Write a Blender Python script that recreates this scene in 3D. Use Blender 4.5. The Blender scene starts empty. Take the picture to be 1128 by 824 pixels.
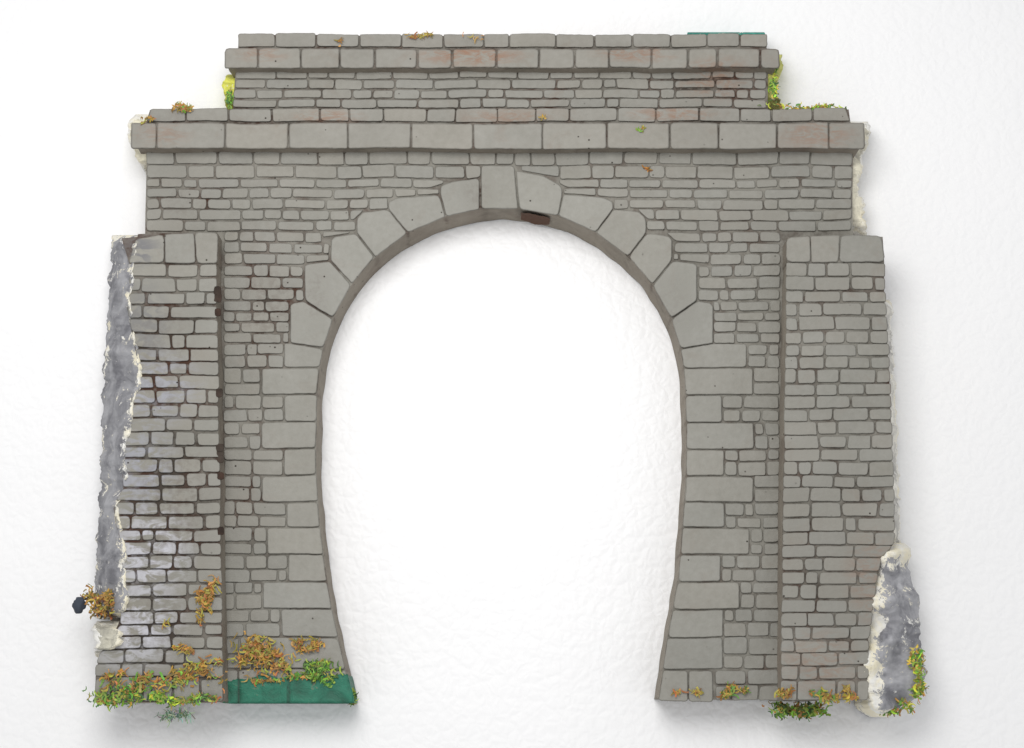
import bpy, math, random
from mathutils import Vector, noise
random.seed(11)
R=random.random
def U(a,b): return a+(b-a)*R()
F=1600.0; D=16.0; T=math.radians(13); ZT=0.5
CT,ST=math.cos(T),math.sin(T)
CAM=Vector((0,-D*ST,ZT+D*CT))
def P(px,py,z):
    dx=(px-564)/F; dy=-(py-412)/F
    d=Vector((dx,dy*CT+ST,dy*ST-CT))
    k=(z-CAM.z)/d.z
    return CAM+d*k
def nz(x,y,s,seed=0.0): return noise.noise(Vector((x*s,y*s,seed)))
def warp(x,y):
    return (x+1.3*nz(x,y,.015,3.1)+.15*nz(x,y,.09,9.), y+1.5*nz(x,y,.015,7.7)+.3*nz(x,y,.07,1.2))
def lerpt(tab,y):
    if y<=tab[0][0]: return tab[0][1]
    for (a,b),(c,d) in zip(tab,tab[1:]):
        if y<=c: return b+(d-b)*(y-a)/(c-a)
    return tab[-1][1]

class M:
    def __init__(s): s.v=[];s.f=[];s.c=[];s.d=[];s.sm=[]
    def vert(s,p,c,d): s.v.append(tuple(p)); s.c.append(c); s.d.append(d); return len(s.v)-1
    def face(s,f,sm=True): s.f.append(f); s.sm.append(sm)
    def build(s,name,mat,parent=None,label=None):
        me=bpy.data.meshes.new(name); me.from_pydata(s.v,[],s.f)
        ca=me.color_attributes.new("col",'FLOAT_COLOR','POINT')
        ca.data.foreach_set("color",[k for c in s.c for k in (c[0],c[1],c[2],1.0)])
        da=me.attributes.new("dirt",'FLOAT','POINT'); da.data.foreach_set("value",s.d)
        me.polygons.foreach_set("use_smooth",s.sm)
        me.materials.append(mat); me.update(); me.validate()
        o=bpy.data.objects.new(name,me); bpy.context.collection.objects.link(o)
        if parent: o.parent=parent
        if label: o["label"]=label
        return o

def area(p): return sum(p[i][0]*p[(i+1)%len(p)][1]-p[(i+1)%len(p)][0]*p[i][1] for i in range(len(p)))/2
def orient(p):
    return list(reversed(p)) if area(p)>0 else list(p)
def inset(p,d):
    n=len(p); out=[]
    for i in range(n):
        a,b,c=p[i-1],p[i],p[(i+1)%n]
        e1=(b[0]-a[0],b[1]-a[1]); e2=(c[0]-b[0],c[1]-b[1])
        l1=math.hypot(*e1) or 1e-6; l2=math.hypot(*e2) or 1e-6
        n1=(e1[1]/l1,-e1[0]/l1); n2=(e2[1]/l2,-e2[0]/l2)
        k=max(.35,1+n1[0]*n2[0]+n1[1]*n2[1])
        out.append((b[0]+(n1[0]+n2[0])/k*d,b[1]+(n1[1]+n2[1])/k*d))
    return out
def clip_out(p,a,b,sgn):
    out=[]
    f=lambda q: sgn*((b[0]-a[0])*(q[1]-a[1])-(b[1]-a[1])*(q[0]-a[0]))
    for i in range(len(p)):
        u,v=p[i-1],p[i]; fu,fv=f(u),f(v)
        if (fu>0)!=(fv>0):
            t=fu/(fu-fv); out.append((u[0]+(v[0]-u[0])*t,u[1]+(v[1]-u[1])*t))
        if fv>0: out.append(v)
    return out
def subtract(p,V):
    xs=[a[0] for a in p]; ys=[a[1] for a in p]; vx=[a[0] for a in V]; vy=[a[1] for a in V]
    if max(xs)<=min(vx) or min(xs)>=max(vx) or max(ys)<=min(vy) or min(ys)>=max(vy): return p
    s=-1 if area(V)>0 else 1
    best=[];ba=0
    for i in range(len(V)):
        c=clip_out(p,V[i-1],V[i],s)
        if len(c)>2 and abs(area(c))>ba: ba=abs(area(c)); best=c
    return best
def clean(p,mn=3.0):
    out=[]
    for q in p:
        if not out or math.hypot(q[0]-out[-1][0],q[1]-out[-1][1])>mn: out.append(q)
    if len(out)>2 and math.hypot(out[0][0]-out[-1][0],out[0][1]-out[-1][1])<=mn: out.pop()
    return out
def roundsub(p,r,step):
    n=len(p); out=[]; segs=[]
    for i in range(n):
        a,b,c=p[i-1],p[i],p[(i+1)%n]
        l1=math.hypot(b[0]-a[0],b[1]-a[1]); l2=math.hypot(c[0]-b[0],c[1]-b[1])
        rr=min(r*U(.6,1.4),l1*.33,l2*.33)
        s=(b[0]+(a[0]-b[0])*rr/max(l1,1e-6),b[1]+(a[1]-b[1])*rr/max(l1,1e-6))
        e=(b[0]+(c[0]-b[0])*rr/max(l2,1e-6),b[1]+(c[1]-b[1])*rr/max(l2,1e-6))
        m=((s[0]+e[0]+2*b[0])/4,(s[1]+e[1]+2*b[1])/4)
        segs.append((s,m,e))
    for i in range(n):
        s,m,e=segs[i]; out+= [s,m,e]
        t=segs[(i+1)%n][0]; L=math.hypot(t[0]-e[0],t[1]-e[1]); k=int(L/step)
        for j in range(1,k+1): out.append((e[0]+(t[0]-e[0])*j/(k+1),e[1]+(t[1]-e[1])*j/(k+1)))
    return out

STONE=(.258,.251,.226)
def scol(v=.035,base=STONE):
    k=1+U(-v,v); w=U(-.01,.01)
    return (base[0]*k*(1+w),base[1]*k,base[2]*k*(1-w))
def brick(m,poly,zt,zb,gap=.75,col=None,jit=.38,r=3.0,tilt=.004,dirt=0.0,step=5,bev=.75):
    col=col or scol()
    p=orient(clean(poly))
    if len(p)<3 or abs(area(p))<60: return
    p=inset(p,gap*U(.4,1.4))
    if area(p)>-25: return
    p=[(x+U(-.8,.8)*jit*1.3,y+U(-.7,.7)*jit*1.1) for x,y in p]
    p=roundsub(p,r,step)
    q=[]
    for x,y in p:
        x,y=warp(x,y)
        q.append((x+jit*(nz(x,y,.23,5)+U(-.3,.3)),y+jit*(nz(x,y,.23,15)+U(-.3,.3))))
    cx=sum(a[0] for a in q)/len(q); cy=sum(a[1] for a in q)/len(q)
    tx,ty=U(-tilt,tilt)/20,U(-tilt,tilt)/12; h=U(-tilt,tilt)*.8
    rings=[]
    for off,dz,dd in ((-.2*bev,None,1.),(.1*bev,-.014,.5),(.6*bev,-.004,.10),(1.1*bev,-.0005,.0)):
        pts=inset(q,off); ring=[]
        for x,y in pts:
            if dz is None: z=zb
            else: z=zt+h+dz+tx*(x-cx)+ty*(y-cy)+(.004*nz(x,y,.15,22) if dz<-.01 else 0)
            di=min(1,max(0,dd+dirt+ (.2*nz(x,y,.12,33) if .05<dd<.9 else 0)))
            ring.append(m.vert(P(x,y,z),col,di))
        rings.append(ring)
    n=len(q)
    for a,b in zip(rings,rings[1:]):
        for i in range(n):
            j=(i+1)%n; m.face((a[i],a[j],b[j],b[i]))
    top=[m.vert(m.v[i],col,dirt) for i in rings[-1]]
    m.face(tuple(top),False)

def plate(m,outline,zt,zb=-.02,col=(.235,.226,.20),scolr=None,topd=.85,sided=.2,step=8,wp=True,joints=(),rough=.018):
    scolr=scolr or (.255,.228,.19)
    p=orient(outline); q=[]
    n=len(p)
    for i in range(n):
        a,b=p[i],p[(i+1)%n]; L=math.hypot(b[0]-a[0],b[1]-a[1]); k=max(1,int(L/step))
        for j in range(k): q.append((a[0]+(b[0]-a[0])*j/k,a[1]+(b[1]-a[1])*j/k))
    jd=[]
    for x,y in q:
        dm=min([math.hypot(x-u,y-v) for u,v in joints]+[99]); jd.append(max(0,1-dm/3.2))
    if wp: q=[warp(*a) for a in q]
    W=[P(x,y,zt) for x,y in q]
    top=[m.vert(w,col,topd) for w in W]
    m.face(top,False)
    prev=None; n=len(q)
    for fz in (0,.12,.3,.5,.75,1):
        z=zt+(zb-zt)*fz; ring=[]
        for w,jj in zip(W,jd):
            a=rough*noise.noise(Vector((w.x*4,w.y*4,z*4)))*(.2 if fz==0 else 1)
            ring.append(m.vert((w.x+a,w.y+a,z),scolr,min(1,sided+jj*.8*(1-.6*fz)+.3*abs(noise.noise(Vector((w.x*2,w.y*2,z*5)))))))
        if prev:
            for i in range(n):
                j=(i+1)%n; m.face((prev[i],ring[i],ring[j],prev[j]))
        prev=ring

VOUS=[]
def rowfill(m,y0,y1,l0,l1,r0,r1,zt,zb,w=(20,46),split=0,vous=False,**k):
    xa=max(l0,l1); xb=min(r0,r1)
    xs=[]; x=xa+U(w[0]*.6,w[1])
    while x<xb-w[0]*.6:
        xs.append(x); x+=U(*w) if R()>.1 else U(w[0]*.6,w[0])
    edges=[(l0,l1)]+[(x+U(-.8,.8),x+U(-.8,.8)) for x in xs]+[(r0,r1)]
    for (a0,a1),(b0,b1) in zip(edges,edges[1:]):
        dy0=U(-.6,.6); dy1=U(-.6,.6)
        p=[(a0,y0+dy0),(b0,y0+dy0+U(-.3,.3)),(b1,y1+dy1),(a1,y1+dy1+U(-.3,.3))]
        if vous:
            for V in VOUS:
                p=subtract(p,V)
                if len(p)<3: break
            if len(p)<3: continue
        brick(m,p,zt,zb,**k)

# ---------------- materials
def newmat(name):
    m=bpy.data.materials.new(name); m.use_nodes=True; nt=m.node_tree; nt.nodes.clear()
    o=nt.nodes.new('ShaderNodeOutputMaterial'); b=nt.nodes.new('ShaderNodeBsdfPrincipled')
    nt.links.new(b.outputs[0],o.inputs[0]); return m,nt,b
def noisen(nt,co,scale,det=3,rough=.6,dist=0,dim='3D'):
    n=nt.nodes.new('ShaderNodeTexNoise'); n.noise_dimensions=dim; n.inputs['Scale'].default_value=scale; n.inputs['Detail'].default_value=det
    n.inputs['Roughness'].default_value=rough; n.inputs['Distortion'].default_value=dist
    nt.links.new(co,n.inputs['Vector']); return n.outputs['Fac']
def ramp(nt,inp,a,b,lo=0,hi=1):
    r=nt.nodes.new('ShaderNodeMapRange'); r.inputs[1].default_value=a;r.inputs[2].default_value=b;r.inputs[3].default_value=lo;r.inputs[4].default_value=hi
    nt.links.new(inp,r.inputs[0]); return r.outputs[0]
def math2(nt,op,a,b):
    n=nt.nodes.new('ShaderNodeMath'); n.operation=op
    for i,x in enumerate((a,b)):
        if isinstance(x,(int,float)): n.inputs[i].default_value=x
        else: nt.links.new(x,n.inputs[i])
    return n.outputs[0]
def mix(nt,fac,a,b,mode='MIX'):
    n=nt.nodes.new('ShaderNodeMix'); n.data_type='RGBA'; n.blend_type=mode
    for i,x in ((0,fac),(6,a),(7,b)):
        if isinstance(x,(int,float)): n.inputs[i].default_value=x
        elif isinstance(x,tuple): n.inputs[i].default_value=(*x,1)
        else: nt.links.new(x,n.inputs[i])
    return n.outputs[2]
def blob(nt,co,px,py,z,rx,ry):
    c=P(px,py,z)
    mp=nt.nodes.new('ShaderNodeMapping'); mp.vector_type='TEXTURE'
    mp.inputs['Location'].default_value=c; mp.inputs['Scale'].default_value=(rx/100,ry/100,2)
    nt.links.new(co,mp.inputs[0])
    g=nt.nodes.new('ShaderNodeVectorMath'); g.operation='LENGTH'; nt.links.new(mp.outputs[0],g.inputs[0])
    return ramp(nt,g.outputs['Value'],1.0,.35)
def maxof(nt,l):
    r=l[0]
    for x in l[1:]: r=math2(nt,'MAXIMUM',r,x)
    return r
def stone_mat(name,red=.0,blobs=(),redblobs=(),darkblobs=(),grime=(.35,.95),bumps=.26):
    m,nt,b=newmat(name)
    geo=nt.nodes.new('ShaderNodeNewGeometry'); co=geo.outputs['Position']
    at=nt.nodes.new('ShaderNodeAttribute'); at.attribute_name='col'
    dt=nt.nodes.new('ShaderNodeAttribute'); dt.attribute_name='dirt'
    n2=noisen(nt,co,14,4,.6); n1=noisen(nt,co,1.5,2); nr=noisen(nt,co,2.6,4,.7,.6)
    c=mix(nt,1.0,at.outputs['Color'],mix(nt,ramp(nt,n2,.3,.7),(.94,.935,.925),(1.05,1.05,1.05)),'MULTIPLY')
    c=mix(nt,1.0,c,mix(nt,ramp(nt,n1,.3,.7),(.95,.95,.94),(1.05,1.05,1.05)),'MULTIPLY')
    rf=ramp(nt,nr,.56,.72,0,.12+red)
    c=mix(nt,rf,c,(.205,.15,.115))
    if redblobs:
        k=maxof(nt,[math2(nt,'MULTIPLY',blob(nt,co,x,y,.6,rx,ry),s) for (x,y,rx,ry,s) in redblobs])
        mp=nt.nodes.new('ShaderNodeMapping'); mp.inputs['Scale'].default_value=(5,14,8); mp.inputs['Rotation'].default_value=(0,0,.2); nt.links.new(co,mp.inputs[0])
        c=mix(nt,math2(nt,'MULTIPLY',k,ramp(nt,noisen(nt,mp.outputs[0],1,5,.7,1),.42,.60)),c,(.26,.15,.10))
    if blobs:
        mp=nt.nodes.new('ShaderNodeMapping'); mp.inputs['Scale'].default_value=(4,9,6); mp.inputs['Rotation'].default_value=(0,0,.35); nt.links.new(co,mp.inputs[0])
        bn=ramp(nt,noisen(nt,mp.outputs[0],1,5,.65,1),.43,.54)
        for (x,y,rx,ry,s,cc) in blobs:
            c=mix(nt,math2(nt,'MULTIPLY',math2(nt,'MULTIPLY',blob(nt,co,x,y,.7,rx,ry),s),bn),c,cc)
    nd=ramp(nt,nr,.42,.60,grime[0],grime[1])
    if darkblobs:
        k=maxof(nt,[math2(nt,'MULTIPLY',blob(nt,co,x,y,.7,rx,ry),s) for (x,y,rx,ry,s) in darkblobs])
        c=mix(nt,math2(nt,'MULTIPLY',k,ramp(nt,n2,.42,.62,0,.5)),c,(.10,.075,.06))
        nd=math2(nt,'ADD',nd,k)
    df=math2(nt,'MULTIPLY',math2(nt,'MULTIPLY',dt.outputs['Fac'],nd),ramp(nt,n2,.35,.6,.6,1.1))
    hue=mix(nt,ramp(nt,n1,.4,.6),(.055,.045,.036),(.060,.030,.020))
    cl=nt.nodes.new('ShaderNodeClamp'); nt.links.new(df,cl.inputs[0])
    c=mix(nt,cl.outputs[0],c,hue)
    v=nt.nodes.new('ShaderNodeTexVoronoi'); v.inputs['Scale'].default_value=6.5; nt.links.new(co,v.inputs['Vector'])
    pit=math2(nt,'MULTIPLY',ramp(nt,v.outputs['Distance'],.085,.045),ramp(nt,n1,.46,.54))
    c=mix(nt,pit,c,(.035,.028,.022))
    nt.links.new(c,b.inputs['Base Color'])
    b.inputs['Roughness'].default_value=.82
    b.inputs['Specular IOR Level'].default_value=.25
    h=math2(nt,'SUBTRACT',math2(nt,'ADD',n2,math2(nt,'MULTIPLY',nr,.8)),math2(nt,'MULTIPLY',pit,1.2))
    bp=nt.nodes.new('ShaderNodeBump'); bp.inputs['Strength'].default_value=bumps; bp.inputs['Distance'].default_value=.035
    nt.links.new(h,bp.inputs['Height']); nt.links.new(bp.outputs[0],b.inputs['Normal'])
    return m
mat_wall=stone_mat("painted_stone",grime=(.05,.75),darkblobs=[(290,330,50,70,.7),(200,215,50,50,.45),(525,205,25,35,.5),(200,150,30,60,.3),(820,240,60,30,.3),(345,320,20,50,.5),(740,330,40,50,.35),(270,560,30,90,.3)])
mat_cor=stone_mat("painted_stone_rusty",red=.12,grime=(.3,1.05),darkblobs=[(800,85,60,30,.4)],redblobs=[(520,62,75,16,.85),(700,60,60,14,.7),(790,85,50,30,.6),(560,128,60,14,.5),(740,125,60,12,.7),(360,128,50,12,.6),(900,150,50,22,.6),(290,60,40,14,.45),(180,150,40,20,.4)])
PALE=(.46,.46,.49); BLUE=(.31,.315,.345); DKG=(.16,.16,.17)
mat_pl=stone_mat("painted_stone_worn",grime=(.4,1.1),darkblobs=[(180,400,60,110,.5),(190,560,60,110,.8),(170,690,60,60,.6)],blobs=[(155,278,30,24,.8,DKG),(160,360,35,60,.5,DKG),(172,430,60,50,.9,BLUE),(155,520,50,60,.9,BLUE),(165,610,55,60,1.,PALE),(150,690,60,55,1.,PALE)])
mat_pr=stone_mat("painted_stone_pilaster",red=.07,grime=(.08,.8),darkblobs=[(900,600,70,150,.3),(985,430,14,90,.7),(920,330,40,40,.25)],redblobs=[(960,640,40,60,.45),(900,730,50,40,.45),(985,440,10,90,.9)])

def plaster_mat():
    m,nt,b=newmat("bare_plaster")
    geo=nt.nodes.new('ShaderNodeNewGeometry'); co=geo.outputs['Position']
    at=nt.nodes.new('ShaderNodeAttribute'); at.attribute_name='col'
    dt=nt.nodes.new('ShaderNodeAttribute'); dt.attribute_name='dirt'
    n2=noisen(nt,co,2.6,5,.65,1.0)
    n3=noisen(nt,co,6.5,6,.78,.5)
    c=mix(nt,1.0,at.outputs['Color'],mix(nt,ramp(nt,n2,.36,.64),(.55,.55,.57),(1.35,1.35,1.33)),'MULTIPLY')
    f=math2(nt,'ADD',dt.outputs['Fac'],ramp(nt,n3,.3,.7,-.95,.95))
    c=mix(nt,ramp(nt,f,.50,.55),c,mix(nt,ramp(nt,n2,.42,.58),(.80,.79,.75),(.82,.76,.58)))
    nt.links.new(c,b.inputs['Base Color']); b.inputs['Roughness'].default_value=.65
    bp=nt.nodes.new('ShaderNodeBump'); bp.inputs['Strength'].default_value=.55; bp.inputs['Distance'].default_value=.06
    nt.links.new(n3,bp.inputs['Height']); nt.links.new(bp.outputs[0],b.inputs['Normal'])
    return m
mat_plaster=plaster_mat()
def moss_mat():
    m,nt,b=newmat("moss_fibre")
    at=nt.nodes.new('ShaderNodeAttribute'); at.attribute_name='col'
    geo=nt.nodes.new('ShaderNodeNewGeometry')
    n=noisen(nt,geo.outputs['Position'],25,2)
    c=mix(nt,1.0,at.outputs['Color'],mix(nt,n,(.6,.6,.6),(1.35,1.35,1.35)),'MULTIPLY')
    nt.links.new(c,b.inputs['Base Color']); b.inputs['Roughness'].default_value=.6
    return m
mat_moss=moss_mat()
def green_mat():
    m,nt,b=newmat("green_enamel_paint")
    geo=nt.nodes.new('ShaderNodeNewGeometry'); co=geo.outputs['Position']
    dt=nt.nodes.new('ShaderNodeAttribute'); dt.attribute_name='dirt'
    n=noisen(nt,co,4,6,.7,.5)
    c=mix(nt,ramp(nt,n,.35,.65),(.010,.085,.052),(.018,.185,.115))
    c=mix(nt,ramp(nt,n,.60,.66),c,(.14,.15,.10))
    c=mix(nt,math2(nt,'MULTIPLY',dt.outputs['Fac'],.85),c,(.015,.03,.02))
    nt.links.new(c,b.inputs['Base Color']); b.inputs['Roughness'].default_value=.6
    bp=nt.nodes.new('ShaderNodeBump'); bp.inputs['Strength'].default_value=.7; bp.inputs['Distance'].default_value=.06
    nt.links.new(n,bp.inputs['Height']); nt.links.new(bp.outputs[0],b.inputs['Normal'])
    return m
mat_green=green_mat()

root=bpy.data.objects.new("tunnel_portal",None); bpy.context.collection.objects.link(root)
root["label"]="grey model tunnel portal, chipped and mossy, lying on white leather"
root["category"]="model tunnel portal"

ZM=.464; ZW=.486; ZV=.493
ZPM=.762; ZP=.785
def circ(a,r=202): a=math.radians(a); return (553-r*math.sin(a),430-r*math.cos(a))
def smooth_tab(tab):
    # Catmull-Rom resample
    out=[]
    for i in range(len(tab)-1):
        p0=tab[max(0,i-1)];p1=tab[i];p2=tab[i+1];p3=tab[min(len(tab)-1,i+2)]
        m1=(p2[1]-p0[1])/max(1e-6,p2[0]-p0[0]); m2=(p3[1]-p1[1])/max(1e-6,p3[0]-p1[0]); h=p2[0]-p1[0]
        for k in range(6):
            t=k/6
            x=(2*t**3-3*t*t+1)*p1[1]+(t**3-2*t*t+t)*h*m1+(-2*t**3+3*t*t)*p2[1]+(t**3-t*t)*h*m2
            out.append((p1[0]+h*t,x))
    out.append(tab[-1]); return out
cl_=lambda y:553-math.sqrt(202**2-(430-y)**2); cr_=lambda y:553+math.sqrt(202**2-(430-y)**2)
ALt=smooth_tab([(370,cl_(370)),(384,cl_(384)),(400,cl_(400)),(425,cl_(425)),(465,348.7),(500,348),(550,350),(600,355),(650,362),(700,372),(750,384),(774,389)])
ARt=smooth_tab([(370,cr_(370)),(384,cr_(384)),(400,cr_(400)),(425,cr_(425)),(465,756),(500,756),(550,754),(600,750),(650,744),(700,736),(750,728),(774,725)])
AL=lambda y: lerpt(ALt,y); AR=lambda y: lerpt(ARt,y)
arc=[circ(a) for a in range(74,-75,-2)]
archline=[(AL(y),y) for y in range(774,380,-6)]+arc+[(AR(y),y) for y in range(380,776,6)]
BLt=[(262,150),(300,141),(340,138),(380,146),(410,151),(440,142),(480,134),(500,131),(540,134),(556,122),(600,131),(650,133),(690,130),(715,110),(730,104),(775,103)]
BL=lambda y: lerpt(BLt,y)
PRt=[(262,975),(340,977),(400,980),(500,984),(598,988),(612,972),(650,966),(700,958),(775,957)]
PR=lambda y: lerpt(PRt,y)
qy=[378,405,435,465,495,524,553,581,611,641,671,702,737,773]
# ---------------- wall
m=M()
out=[(162,160),(939,160),(940,262),(955,300),(968,500),(966,600),(950,650)]
wl=[(945,771)]+list(reversed(archline))+[(388,772),(112,772),(118,700),(140,600),(150,500),(158,400),(160,262)]
JO=[circ(a) for a in (5.5,18,31,43.5,55,67,76.5,-5.5,-17.5,-31,-43.5,-55,-67,-76.5)]+[(AL(y),y) for y in qy[1:]]+[(AR(y),y) for y in qy[1:]]
plate(m,out+wl,ZM,step=3,joints=JO,sided=.22)
VL=[ [(484,204),(497,199),(528.5,196),(529,231.5),(491,238.5),(484,214)],
     [(428,223),(438,218),(484,214),(491,238.5),(449.5,257),(428,231)],
     [(392,241),(399,234),(428,231),(449.5,257),(414,283.5),(392,257)],
     [(363,264),(368,260),(392,257),(414,283.5),(387.5,314.5),(363,287)],
     [(335,292),(340,289),(363,287),(387.5,314.5),(367,351.5),(335,331)],
     [(318,336),(322,333),(335,331),(367,351.5),(356.7,384),(318,378)] ]
K=[(529.5,182),(567.5,182),(571,230.5),(530,230.5)]
def mir(x,y):
    inner=math.hypot(x-553,y-430)<208
    return ((1106 if inner else 1104)-x,y)
VR=[[mir(x,y) for x,y in p] for p in VL]
VR[0]=[(568.5,187),(600,192),(619,204),(620,214),(615,238.5),(572,231)]
VOUS=[K]+VL+VR
def xin(y):
    d=430-y
    return 0 if d>222 else math.sqrt(222*222-d*d)
def wrows(ys,xl,xr,**k):
    for y0,y1 in zip(ys,ys[1:]):
        if y1<209:
            rowfill(m,y0,y1,xl,xl,xr,xr,ZW,ZM-.01,vous=True,**k)
        else:
            h=xin(y0)
            rowfill(m,y0,y1,xl,xl,553-h,553-h,ZW,ZM-.01,vous=True,**k)
            rowfill(m,y0,y1,553+h,553+h,xr,xr,ZW,ZM-.01,vous=True,**k)
wrows([166,182],161,939,w=(26,50))
wrows([182,197,207.5,219,231,243],161,939,w=(22,46))
wrows([243,255],161,939,w=(22,44))
wrows([255,267,279,292,305,318,331,343,354,366,378],246,860,w=(18,38))
ql=[315,290,314,290,313,289,313,291,314,290,311,296,262]
qr=[826,832,797,831,799,830,797,828,797,815,797,795,787]
ql=[a+U(-3,3) for a in ql]; qr=[a+U(-3,3) for a in qr]
for i in range(12):
    y0,y1=qy[i],qy[i+1]; ym=(y0+y1)/2+U(-2,2)
    for a,b in ((y0,ym),(ym,y1)):
        rowfill(m,a,b,246,246,ql[i],ql[i],ZW,ZM-.01,w=(17,34))
        rowfill(m,a,b,qr[i],qr[i],859,859,ZW,ZM-.01,w=(17,34))
rowfill(m,737,753,246,246,262,262,ZW,ZM-.01,w=(16,30))
rowfill(m,737,755,787,787,858,858,ZW,ZM-.01,w=(20,36)); rowfill(m,755,772,787,787,858,858,ZW,ZM-.01,w=(20,36))
wall=m.build("wall",mat_wall,root)
# ---------------- arch surround
m=M()
AST=(.272,.265,.239)
for p in VOUS: brick(m,p,ZV+.006,ZM-.01,gap=.7,jit=.35,r=3.2,step=5,tilt=.005,bev=1.,col=scol(.04,AST))
for i in range(13):
    y0,y1=qy[i],qy[i+1]
    for s in (0,1):
        f=AL if s==0 else AR; o=ql[i] if s==0 else qr[i]
        k=dict(gap=.7,jit=.35,r=3.2,bev=1.,tilt=.004,col=scol(.04,AST))
        if i==12 and s==0:
            brick(m,[(262,y0),(318,y0),(318,750),(262,750)],ZV,ZM-.01,**k)
            brick(m,[(318,y0),(f(y0),y0),(f(750),750),(318,750)],ZV,ZM-.01,**k)
            continue
        if i==12:
            brick(m,[(f(y0),y0),(758,y0+1),(758,y1),(f(y1),y1)],ZV,ZM-.01,**k)
            brick(m,[(758,y0+1),(o,y0+1),(o,y1),(758,y1)],ZV,ZM-.01,**k); continue
        if i==0:
            sx=318 if s==0 else 786
            brick(m,[(o,y0),(sx,y0),(f(384.5),384.5),(f(y1),y1),(o,y1)],ZV,ZM-.01,**k); continue
        brick(m,[(o,y0),(f(y0),y0),(f((y0+y1)/2),(y0+y1)/2),(f(y1),y1),(o,y1)],ZV,ZM-.01,**k)
arch=m.build("arch_surround",mat_wall,root)
# green painted footing
m=M(); n=72; G=[]
for i in range(n+1):
    x=245+(389-245)*i/n; t=(x-245)/144
    top=749-5*max(0,min(1,(x-262)/12))+7*nz(x,0,.06,3)+3.2*nz(x,0,.25,8)-2.5*t
    row=[]
    for j in range(12):
        s=j/11; y=top+(774.5-top)*s
        xx=min(x,AL(y)+.8)
        jo=max(0,1-abs(x-318-1.5*nz(y,0,.2))/2.4)+max(0,1-abs(x-263)/2.4)
        z=ZV+.012+.006*nz(x,y,.12,4)-.02*min(1,jo)-(.03 if j==0 else 0)
        row.append(m.vert(P(xx,y,z),(0,.1,.06),min(1,jo)))
    v=m.v[row[-1]]; row.append(m.vert((v[0],v[1]-.006,-.01),(0,.1,.06),.3))
    G.append(row)
for a,b in zip(G,G[1:]):
    for j in range(12): m.face((a[j],a[j+1],b[j+1],b[j]))
a=G[-1]; sk=[m.vert((m.v[i][0]+.005,m.v[i][1],.1),(0,.1,.06),.3) for i in a[:-1]]
for j in range(11): m.face((a[j],a[j+1],sk[j+1],sk[j]))
m.build("green_footing_paint",mat_green,root,"uneven dark green paint on the arch foot")
m=M()
def intr(x,s):
    y=430-math.sqrt(202**2-(x-553)**2); w=P(x,y,ZM); return Vector((w.x,w.y-.03,ZM*(1-s)))
g=[]
for i in range(9):
    x=574+i*4; row=[]
    for j in range(5):
        s=.15+.75*j/4*(1-.3*abs(i-4)/4)+.08*nz(i,j,.7)
        row.append(m.vert(intr(x,s),(.085,.042,.025),.2))
    g.append(row)
for i in range(8):
    for j in range(4): m.face((g[i][j],g[i][j+1],g[i+1][j+1],g[i+1][j]))
m.build("glue_stain",mat_wall,root)
# ---------------- pilasters
m=M()
plate(m,[(152,258)]+[(237,256),(241,500),(246,773),(105,774)]+[(BL(y)+2,y) for y in range(760,262,-20)],ZPM,sided=.25)
y=290
while y<768:
    h=U(13.2,16.4); y1=y+h
    if y1>762: y1=773.5
    rx=lambda v:239+(v-258)/515*8
    rowfill(m,y,y1,BL(y)+1,BL(y1)+1,rx(y),rx(y1),ZP,ZPM-.01,w=(21,44),gap=.95)
    y=y1
for i in range(40):
    yy=292+i*8+U(-4,4); xx=239.5+(yy-258)/515*7
    if R()<.45:
        s=U(1.6,2.6)
        brick(m,[(xx-s-2,yy-s*1.5-1),(xx+s+1,yy-s*1.5-1),(xx+s+1,yy+s*1.5+1),(xx-s-2,yy+s*1.5+1)],ZP+.006,ZPM,gap=.0,col=(.012,.01,.008),jit=.6,r=3,step=3,bev=.3,dirt=.8)
pl=m.build("pilaster",mat_pl,root,"pilaster with pale worn paint, broken outer edge and casting holes")
m=M()
plate(m,[(134,262),(238,256),(238,289),(142,290)],ZPM+.01,sided=.25)
brick(m,[(148,264),(181,258),(181,290),(141,291)],ZP+.012,ZPM,r=5,bev=1.2,gap=.3)
brick(m,[(181,258),(214,256),(216,290),(181,290)],ZP+.013,ZPM,r=3,bev=1.2,gap=.3)
brick(m,[(214,256),(240,256),(240,290),(216,290)],ZP+.012,ZPM,r=4,bev=1.2,gap=.3)
m.build("pilaster_cap",mat_pl,pl)
m=M()
plate(m,[(868,262),(970,262)]+[(PR(y)-2,y) for y in range(280,771,20)]+[(955,771),(861,772),(863,500)],ZPM,sided=.25)
y=289
while y<766:
    h=U(13.2,16.4); y1=y+h
    if y1>760: y1=772
    lx=lambda v:866-(v-262)/510*7
    rowfill(m,y,y1,lx(y),lx(y1),PR(y),PR(y1),ZP,ZPM-.01,w=(21,44))
    y=y1
pr=m.build("pilaster",mat_pr,root)
m=M()
plate(m,[(868,261),(972,261),(974,289),(867,289)],ZPM+.01,sided=.25)
brick(m,[(866,261),(893,259),(893,289),(865,289)],ZP+.012,ZPM,r=5,bev=1.2,gap=.2)
brick(m,[(893,259),(926,259),(924,289),(893,289)],ZP+.013,ZPM,r=3,bev=1.2,gap=.2)
brick(m,[(926,259),(971,260),(975,289),(924,289)],ZP+.012,ZPM,r=5,bev=1.2,gap=.2)
m.build("pilaster_cap",mat_pr,pr)
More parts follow.
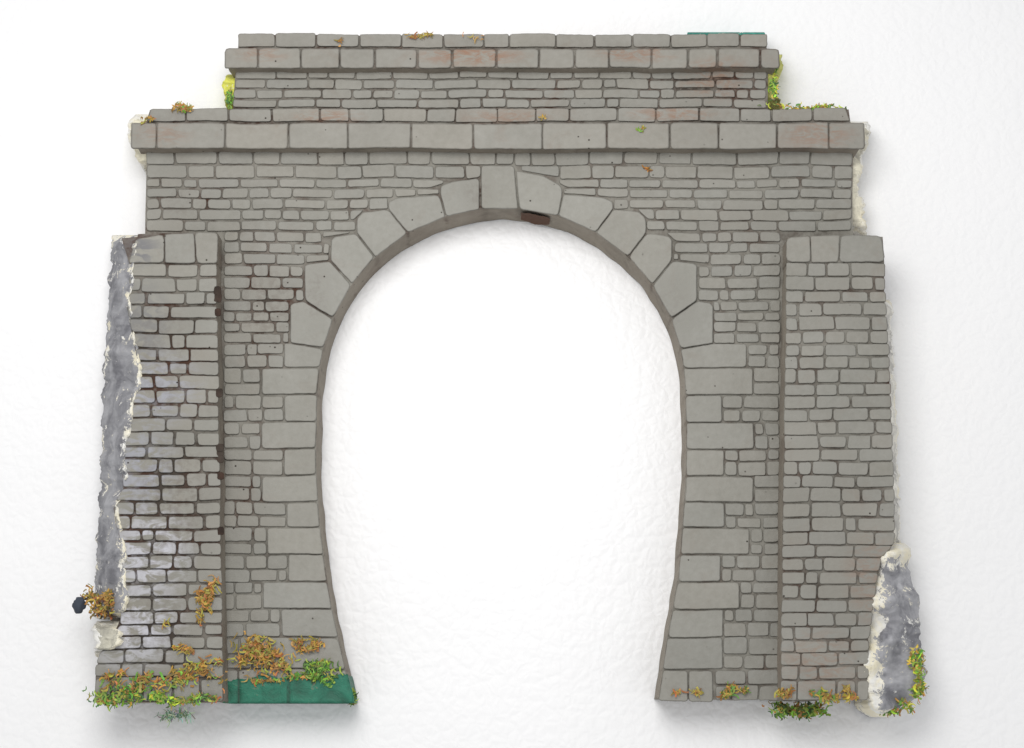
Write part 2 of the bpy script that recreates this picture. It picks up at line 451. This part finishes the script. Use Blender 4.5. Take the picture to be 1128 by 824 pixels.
# ---------------- cornice
def course(m,y0,y1,xl,xr,joints,zt,zb,slant=(0,0),**k):
    xs=[xl]+joints+[xr]
    for i,(a,b) in enumerate(zip(xs,xs[1:])):
        a0=a+(slant[0] if i==0 else 0); b0=b-(slant[0] if i==len(xs)-2 else 0)
        brick(m,[(a0,y0),(b0,y0),(b,y1),(a,y1)],zt,zb,col=scol(.04,(.262,.252,.226)),tilt=.004,**k)
m=M()
plate(m,[(165,121),(935,121),(937,137),(160,137)],.555,sided=.25)
course(m,119,134.5,161,937,[205,252,300,352,385,422,470,502,548,590,627,680,722,770,815,850,895],.58,.54,slant=(5,0),gap=.65,r=2.5)
plate(m,[(148,137),(949,137),(947,163),(150,163)],.632,sided=.25)
course(m,135.2,164.5,144,953,[172,248,318,383,453,521,598,668,738,791,856,912],.66,.60,gap=.6,r=3,bev=1.5)
m.build("cornice",mat_cor,root)
# ---------------- parapet
m=M()
plate(m,[(260,74),(846,74),(846,120),(257,120)],ZM)
for y0,y1 in ((77,87),(87,98),(98,108.5),(108.5,119)):
    rowfill(m,y0,y1,260-(y0-77)/10,260-(y1-77)/10,845,845,ZW,ZM-.01,w=(22,50),gap=.6)
pwall=m.build("parapet",mat_cor,root)
m=M()
plate(m,[(264,39),(844,39),(845,56),(262,56)],.535,sided=.25)
course(m,37,52.5,262,846,[303,348,396,443,488,533,561,612,655,697,738,778,815],.56,.51,gap=.65,r=2.5)
plate(m,[(251,55),(856,55),(854,75),(252,75)],.602,sided=.25)
course(m,53.2,75.5,248,859,[284,331,374,413,460,498,547,594,633,671,718,757,790,838],.63,.58,gap=.7,r=3,bev=1.4)
m.build("parapet_coping",mat_cor,pwall)

# ---------------- broken plaster
GB=(.275,.275,.292)
def strip(m,rows,zl,zr,zmid,amp=.06,nx=10,edge_w=.28,col=GB,wl=1.,wr=1.,endd=.8,rag=1.,sk=.75,topw=10):
    ys=[r[0] for r in rows]; Lt=[(r[0],r[1]) for r in rows]; Rt=[(r[0],r[2]) for r in rows]
    y=ys[0]; G=[]
    while y<=ys[-1]:
        a=lerpt(Lt,y)+rag*(3.4*nz(y,0,.07,1)+1.6*nz(y,0,.27,2)+1.*nz(y,0,.6,3)); b=lerpt(Rt,y)+rag*(3.8*nz(y,0,.06,5)+2.0*nz(y,0,.19,6)+1.2*nz(y,0,.55,7))
        e=min(1,(y-ys[0])/10,(ys[-1]-y)/10); ew=min(1,(y-ys[0])/topw,(ys[-1]-y)/12); row=[]
        for i in range(nx+1):
            s=i/nx; x=a+(b-a)*s
            z=zl*(1-s)+zr*s+zmid*4*s*(1-s)
            z=z+amp*(nz(x,y,.04,40)+.5*abs(nz(x,y,.09,41))+.15*nz(x,y,.3,42))
            if e<1: z*=.6+.4*max(e,0)
            d=max(0,1-s/edge_w)*wl if s<.5 else max(0,1-(1-s)/edge_w)*wr
            d=max(d,(1-max(ew,0))*endd)
            row.append(m.vert(P(x,y,z),col,d))
        G.append(row); y+=2
    for r0,r1 in zip(G,G[1:]):
        for i in range(nx): m.face((r0[i],r1[i],r1[i+1],r0[i+1]))
    for side in (0,nx):
        bot=[]
        for r in G:
            v=m.v[r[side]]; bot.append(m.vert((v[0],v[1],-.02),col,sk*min(1,endd)))
        for i in range(len(G)-1):
            q=(G[i][side],bot[i],bot[i+1],G[i+1][side])
            m.face(q if side==0 else tuple(reversed(q)))
    for r,rev in ((G[0],1),(G[-1],0)):
        bot=[m.vert((m.v[i][0],m.v[i][1],-.02),col,sk*min(1,endd)) for i in r]
        for i in range(nx):
            q=(r[i],bot[i],bot[i+1],r[i+1]); m.face(tuple(reversed(q)) if rev else q)
def piece(name,label,*a,**k):
    m=M(); strip(m,*a,**k); return m.build(name,mat_plaster,root,label)
piece("broken_edge","chipped outer edge showing grey paint and white plaster",[(259,124,152),(300,121,146),(340,119,142),(380,116,150),(410,114,156),(440,113,148),(480,112,140),(500,112,137),(540,110,139),(556,109,128),(600,107,137),(650,104,139),(682,104,135)],.30,.80,.06,amp=.12,nx=14,wl=.25,wr=.75,edge_w=.26,sk=.3,rag=1.15)
piece("broken_edge","broken grey plaster shard with cream rim and moss",[(598,982,996),(604,970,1003),(625,967,1001),(645,962,1007),(665,958,1013),(700,954,1013),(740,952,1019),(765,956,1014),(780,962,996),(791,968,978)],.72,.42,.14,amp=.14,nx=18,edge_w=.36,wl=1.5,wr=.2,col=(.33,.33,.35),sk=.5,topw=34,endd=1.5)
piece("plaster_backing","ragged white plaster edge",[(330,972,981),(400,975,985),(500,979,989),(600,980,992)],.5,.3,0,amp=.05,nx=4,wl=1,wr=1,col=(.7,.68,.62),rag=1.3)
piece("plaster_backing","ragged white plaster edge",[(134,938,957),(150,936,958),(165,936,952),(185,932,951),(205,930,945),(235,930,951),(258,936,956)],.4,.3,0,amp=.08,nx=5,wl=1,wr=1.2,col=(.72,.68,.55),rag=2.)
piece("plaster_backing","ragged white plaster edge",[(126,148,172),(138,142,160),(150,141,160),(168,147,166),(186,157,168)],.4,.4,0,amp=.08,nx=5,wl=1.2,wr=1,col=(.7,.66,.52),rag=1.7)
piece("plaster_backing","crumbly cream plaster chip",[(684,107,138),(692,102,128),(705,103,134),(716,105,122),(724,107,116)],.78,.85,0,amp=.14,nx=8,wl=1.1,wr=1.1,col=(.50,.48,.40),rag=2.2)
piece("green_paint_edge","thin strip of green paint",[(35.5,758,842),(41,756,846)],.5,.5,0,amp=.02,nx=12,wl=0,wr=0,col=(.02,.22,.17),endd=-1,rag=.3)
piece("yellow_paint_edge","yellow and green paint on the parapet end",[(82,249,264),(95,246,262),(110,247,262),(119,249,262)],.40,.42,0,amp=.06,nx=5,wl=-1,wr=-1,col=(.72,.72,.10),endd=-1)
piece("yellow_paint_edge","yellow and green paint on the parapet end",[(60,848,862),(75,845,860),(90,842,853),(105,842,854),(116,842,862)],.42,.36,0,amp=.06,nx=5,wl=-1,wr=-1,col=(.62,.62,.18),endd=-1,rag=1.4)

# ---------------- moss
OC=[(.36,.21,.035),(.30,.17,.03),(.46,.30,.06),(.22,.13,.028),(.28,.16,.03),(.42,.28,.05)]
GR=[(.10,.22,.025),(.16,.30,.035),(.06,.14,.02),(.24,.38,.06),(.04,.09,.02),(.30,.36,.05)]
YE=[(.62,.62,.06),(.5,.55,.05),(.25,.35,.04),(.7,.68,.12)]
def flake(m,c,L,w,col):
    th=U(0,6.283); el=random.gauss(0,.14); d=Vector((math.cos(th)*math.cos(el),math.sin(th)*math.cos(el),math.sin(el)))
    s=d.cross(Vector((U(-.5,.5),U(-.5,.5),1))).normalized()*w/2; up=s.cross(d).normalized()*U(-.25,.25)*L
    sw=Vector((-d.y,d.x,0))*U(-.4,.4)*L
    col=tuple(k*U(.65,1.35) for k in col)
    pr=None; e0,e1=U(.6,1.3),U(.6,1.3)
    for i in range(6):
        t=i/5-.5; p=c+d*L*t+(up+sw)*(4*t*t); ww=s*((e0 if t<0 else e1)*abs(2*t)+(1-abs(2*t)))
        cur=(m.vert(p-ww*U(.4,1.3),col,0),m.vert(p+ww*U(.4,1.3),col,0))
        if pr: m.face((pr[0],cur[0],cur[1],pr[1]),False)
        pr=cur
def tuft(px,py,z,rx,ry,rz,n,cols,size=(2.5,10),label=None,name="moss_tuft",w=(1.0,2.8)):
    m=M()
    n=int(n*.9)
    ctrs=[(U(-.85,.85),U(-.85,.85),U(.2,.7)) for _ in range(max(3,n//13))]
    for i in range(n):
        a=random.choice(ctrs)
        x=px+rx*(a[0]+random.gauss(0,a[2]*.5)); y=py+ry*(a[1]+random.gauss(0,a[2]*.5))
        q=max(0,1-((x-px)/rx/1.3)**2-((y-py)/ry/1.3)**2)
        flake(m,P(x,y,z+rz*R()*(.2+.8*q)*.5),U(*size)/100,U(*w)/100,random.choice(cols))
    return m.build(name,mat_moss,root,label)
Z1=ZP+.015; Z2=ZV+.02
tuft(228,662,Z1,9,20,.10,110,OC,label="ochre moss tuft")
tuft(112,664,.60,22,13,.30,250,OC+[(.05,.03,.02)],label="ochre moss tuft hanging off the edge")
tuft(222,655,Z1,5,8,.05,20,OC)
tuft(281,724,Z2,38,20,.12,330,OC+GR[5:],label="ochre moss tuft")
tuft(337,716,Z2,16,11,.10,110,OC)
tuft(350,740,Z2,17,10,.10,190,GR,label="bright green moss tuft")
tuft(300,747,Z2,40,5,.05,70,OC+GR[:2])
tuft(218,738,Z1,26,16,.07,140,OC+GR[5:])
tuft(205,716,Z1,12,7,.05,36,OC)
tuft(155,753,Z1,46,12,.07,130,OC+GR[:2])
tuft(133,768,Z1,26,9,.12,190,GR+OC[:1],label="bright green moss tuft")
tuft(180,770,Z1,16,8,.12,110,GR+YE[1:3],label="bright green moss tuft")
tuft(215,769,Z1,24,6,.08,90,GR+OC[:2])
tuft(183,686,Z1,6,4,.03,8,OC)
tuft(125,745,Z1,13,8,.06,40,OC)
tuft(878,783,.30,26,9,.35,360,GR+OC[:1],label="bright green moss tuft")
tuft(806,763,Z2,16,7,.06,80,GR[:3]+OC)
tuft(762,765,Z2,20,4,.03,26,OC)
tuft(862,764,Z1,12,6,.06,50,OC); tuft(915,768,Z1,30,5,.04,60,OC+GR[:2]); tuft(940,763,Z1,14,7,.04,50,OC)
tuft(1009,742,.62,9,26,.12,190,YE+GR[:3]+OC[:3],label="yellow green moss tuft on the broken shard")
tuft(990,778,.58,16,9,.12,110,YE[1:3]+GR[:3]+OC[:3])
tuft(466,38,.59,15,4,.02,26,OC,w=(1,2.2)); tuft(525,41,.59,12,3,.02,8,OC,w=(1,2)); tuft(375,46,.59,8,4,.02,7,OC,w=(1,2))
tuft(197,118,.61,13,4,.06,60,OC+GR[:2]); tuft(160,133,.64,8,4,.05,16,OC)
tuft(251,104,.45,5,14,.08,70,GR[:4],size=(3,7))
tuft(851,88,.45,6,20,.10,90,YE[:2]+GR[:4],size=(3,7))
tuft(885,118,.52,30,4,.08,160,YE[:2]+GR[:3]+OC[:2],size=(3,8))
tuft(713,185,ZW+.01,5,2,.01,8,OC,w=(1,2)); tuft(706,142,.67,6,7,.01,8,YE[2:3]+OC[:1],w=(1,2)); tuft(598,133,.62,3,5,.01,6,OC,w=(1,2))
tuft(386,766,.35,4,8,.15,50,GR)
tuft(195,790,.06,16,6,.08,80,[(.5,.6,.45),(.7,.75,.65),(.15,.35,.2),(.3,.45,.3)],size=(5,14),name="fibre_debris",w=(.6,1.4))
import bmesh
def pebble(px,py,z,r,col,name):
    bm=bmesh.new(); bmesh.ops.create_icosphere(bm,subdivisions=3,radius=1)
    m=M(); c=P(px,py,z)
    for v in bm.verts:
        k=1+.35*noise.noise(v.co*1.6+Vector((px,py,0)))+.12*noise.noise(v.co*4)
        m.vert(c+Vector((v.co.x*r[0],v.co.y*r[1],v.co.z*r[2]))*k,col,.0)
    for f in bm.faces: m.face(tuple(v.index for v in f.verts))
    bm.free(); return m.build(name,mat_wall,root)
pebble(87,667,.64,(.065,.085,.07),(.05,.06,.08),"small_stone")

# ---------------- leather
def leather():
    m,nt,b=newmat("white_leather")
    geo=nt.nodes.new('ShaderNodeNewGeometry'); co=geo.outputs['Position']
    wn=nt.nodes.new('ShaderNodeTexNoise'); wn.noise_dimensions='2D'; wn.inputs['Scale'].default_value=3; wn.inputs['Detail'].default_value=3; nt.links.new(co,wn.inputs['Vector'])
    mx=nt.nodes.new('ShaderNodeVectorMath'); mx.operation='MULTIPLY_ADD'; nt.links.new(wn.outputs['Color'],mx.inputs[0]); mx.inputs[1].default_value=(.12,.12,.12); nt.links.new(co,mx.inputs[2])
    def vor(s,k):
        v=nt.nodes.new('ShaderNodeTexVoronoi'); v.voronoi_dimensions='2D'; v.feature='DISTANCE_TO_EDGE'; v.inputs['Scale'].default_value=s; nt.links.new(mx.outputs[0],v.inputs['Vector'])
        r=nt.nodes.new('ShaderNodeMapRange'); r.interpolation_type='SMOOTHSTEP'; r.inputs[1].default_value=0; r.inputs[2].default_value=k; nt.links.new(v.outputs['Distance'],r.inputs[0])
        return r.outputs[0]
    h=math2(nt,'ADD',math2(nt,'MULTIPLY',vor(5.0,.35),.7),math2(nt,'MULTIPLY',vor(10,.35),.42))
    h=math2(nt,'ADD',h,math2(nt,'MULTIPLY',noisen(nt,co,1.2,2,.5,0,'2D'),1.8))
    bp=nt.nodes.new('ShaderNodeBump'); bp.inputs['Strength'].default_value=.17; bp.inputs['Distance'].default_value=.035
    nt.links.new(h,bp.inputs['Height']); nt.links.new(bp.outputs[0],b.inputs['Normal'])
    b.inputs['Base Color'].default_value=(.86,.86,.865,1); b.inputs['Roughness'].default_value=.5; b.inputs['Specular IOR Level'].default_value=.3
    return m
n=160; S=14; vs=[];fs=[]
for j in range(n+1):
    for i in range(n+1):
        x=-S+2*S*i/n; y=-S+2*S*j/n
        z=.05*(nz(x,y,.35,50)-.6)+.018*nz(x,y,1.1,51)
        vs.append((x,y,z-.01))
for j in range(n):
    for i in range(n):
        a=j*(n+1)+i; fs.append((a,a+1,a+n+2,a+n+1))
me=bpy.data.meshes.new("ground"); me.from_pydata(vs,[],fs); me.polygons.foreach_set("use_smooth",[True]*len(fs)); me.materials.append(leather())
g=bpy.data.objects.new("ground",me); g["kind"]="structure"; g["label"]="creased white leather sheet under the model"; g["category"]="leather surface"
bpy.context.collection.objects.link(g)

# ---------------- light, camera
w=bpy.data.worlds.new("World"); bpy.context.scene.world=w; w.use_nodes=True
w.node_tree.nodes["Background"].inputs[0].default_value=(.985,.99,1,1); w.node_tree.nodes["Background"].inputs[1].default_value=.70
def area_l(loc,size,power,col,tgt=(0,0,0)):
    l=bpy.data.lights.new("softbox",'AREA'); l.shape='DISK'; l.size=size; l.energy=power; l.color=col
    o=bpy.data.objects.new("softbox",l); o.location=loc; o.rotation_euler=(Vector(tgt)-Vector(loc)).to_track_quat('-Z','Y').to_euler()
    bpy.context.collection.objects.link(o)
area_l((-1.9,3.2,12),7.5,1050,(1,.985,.965))
cd=bpy.data.cameras.new("camera"); cam=bpy.data.objects.new("camera",cd); bpy.context.collection.objects.link(cam)
cam.location=CAM; cam.rotation_euler=(T,0,0); cd.sensor_width=36; cd.lens=36*F/1128; cd.clip_end=200
bpy.context.scene.camera=cam
bpy.context.scene.view_settings.view_transform='Standard'; bpy.context.scene.view_settings.look='None'; bpy.context.scene.view_settings.exposure=0
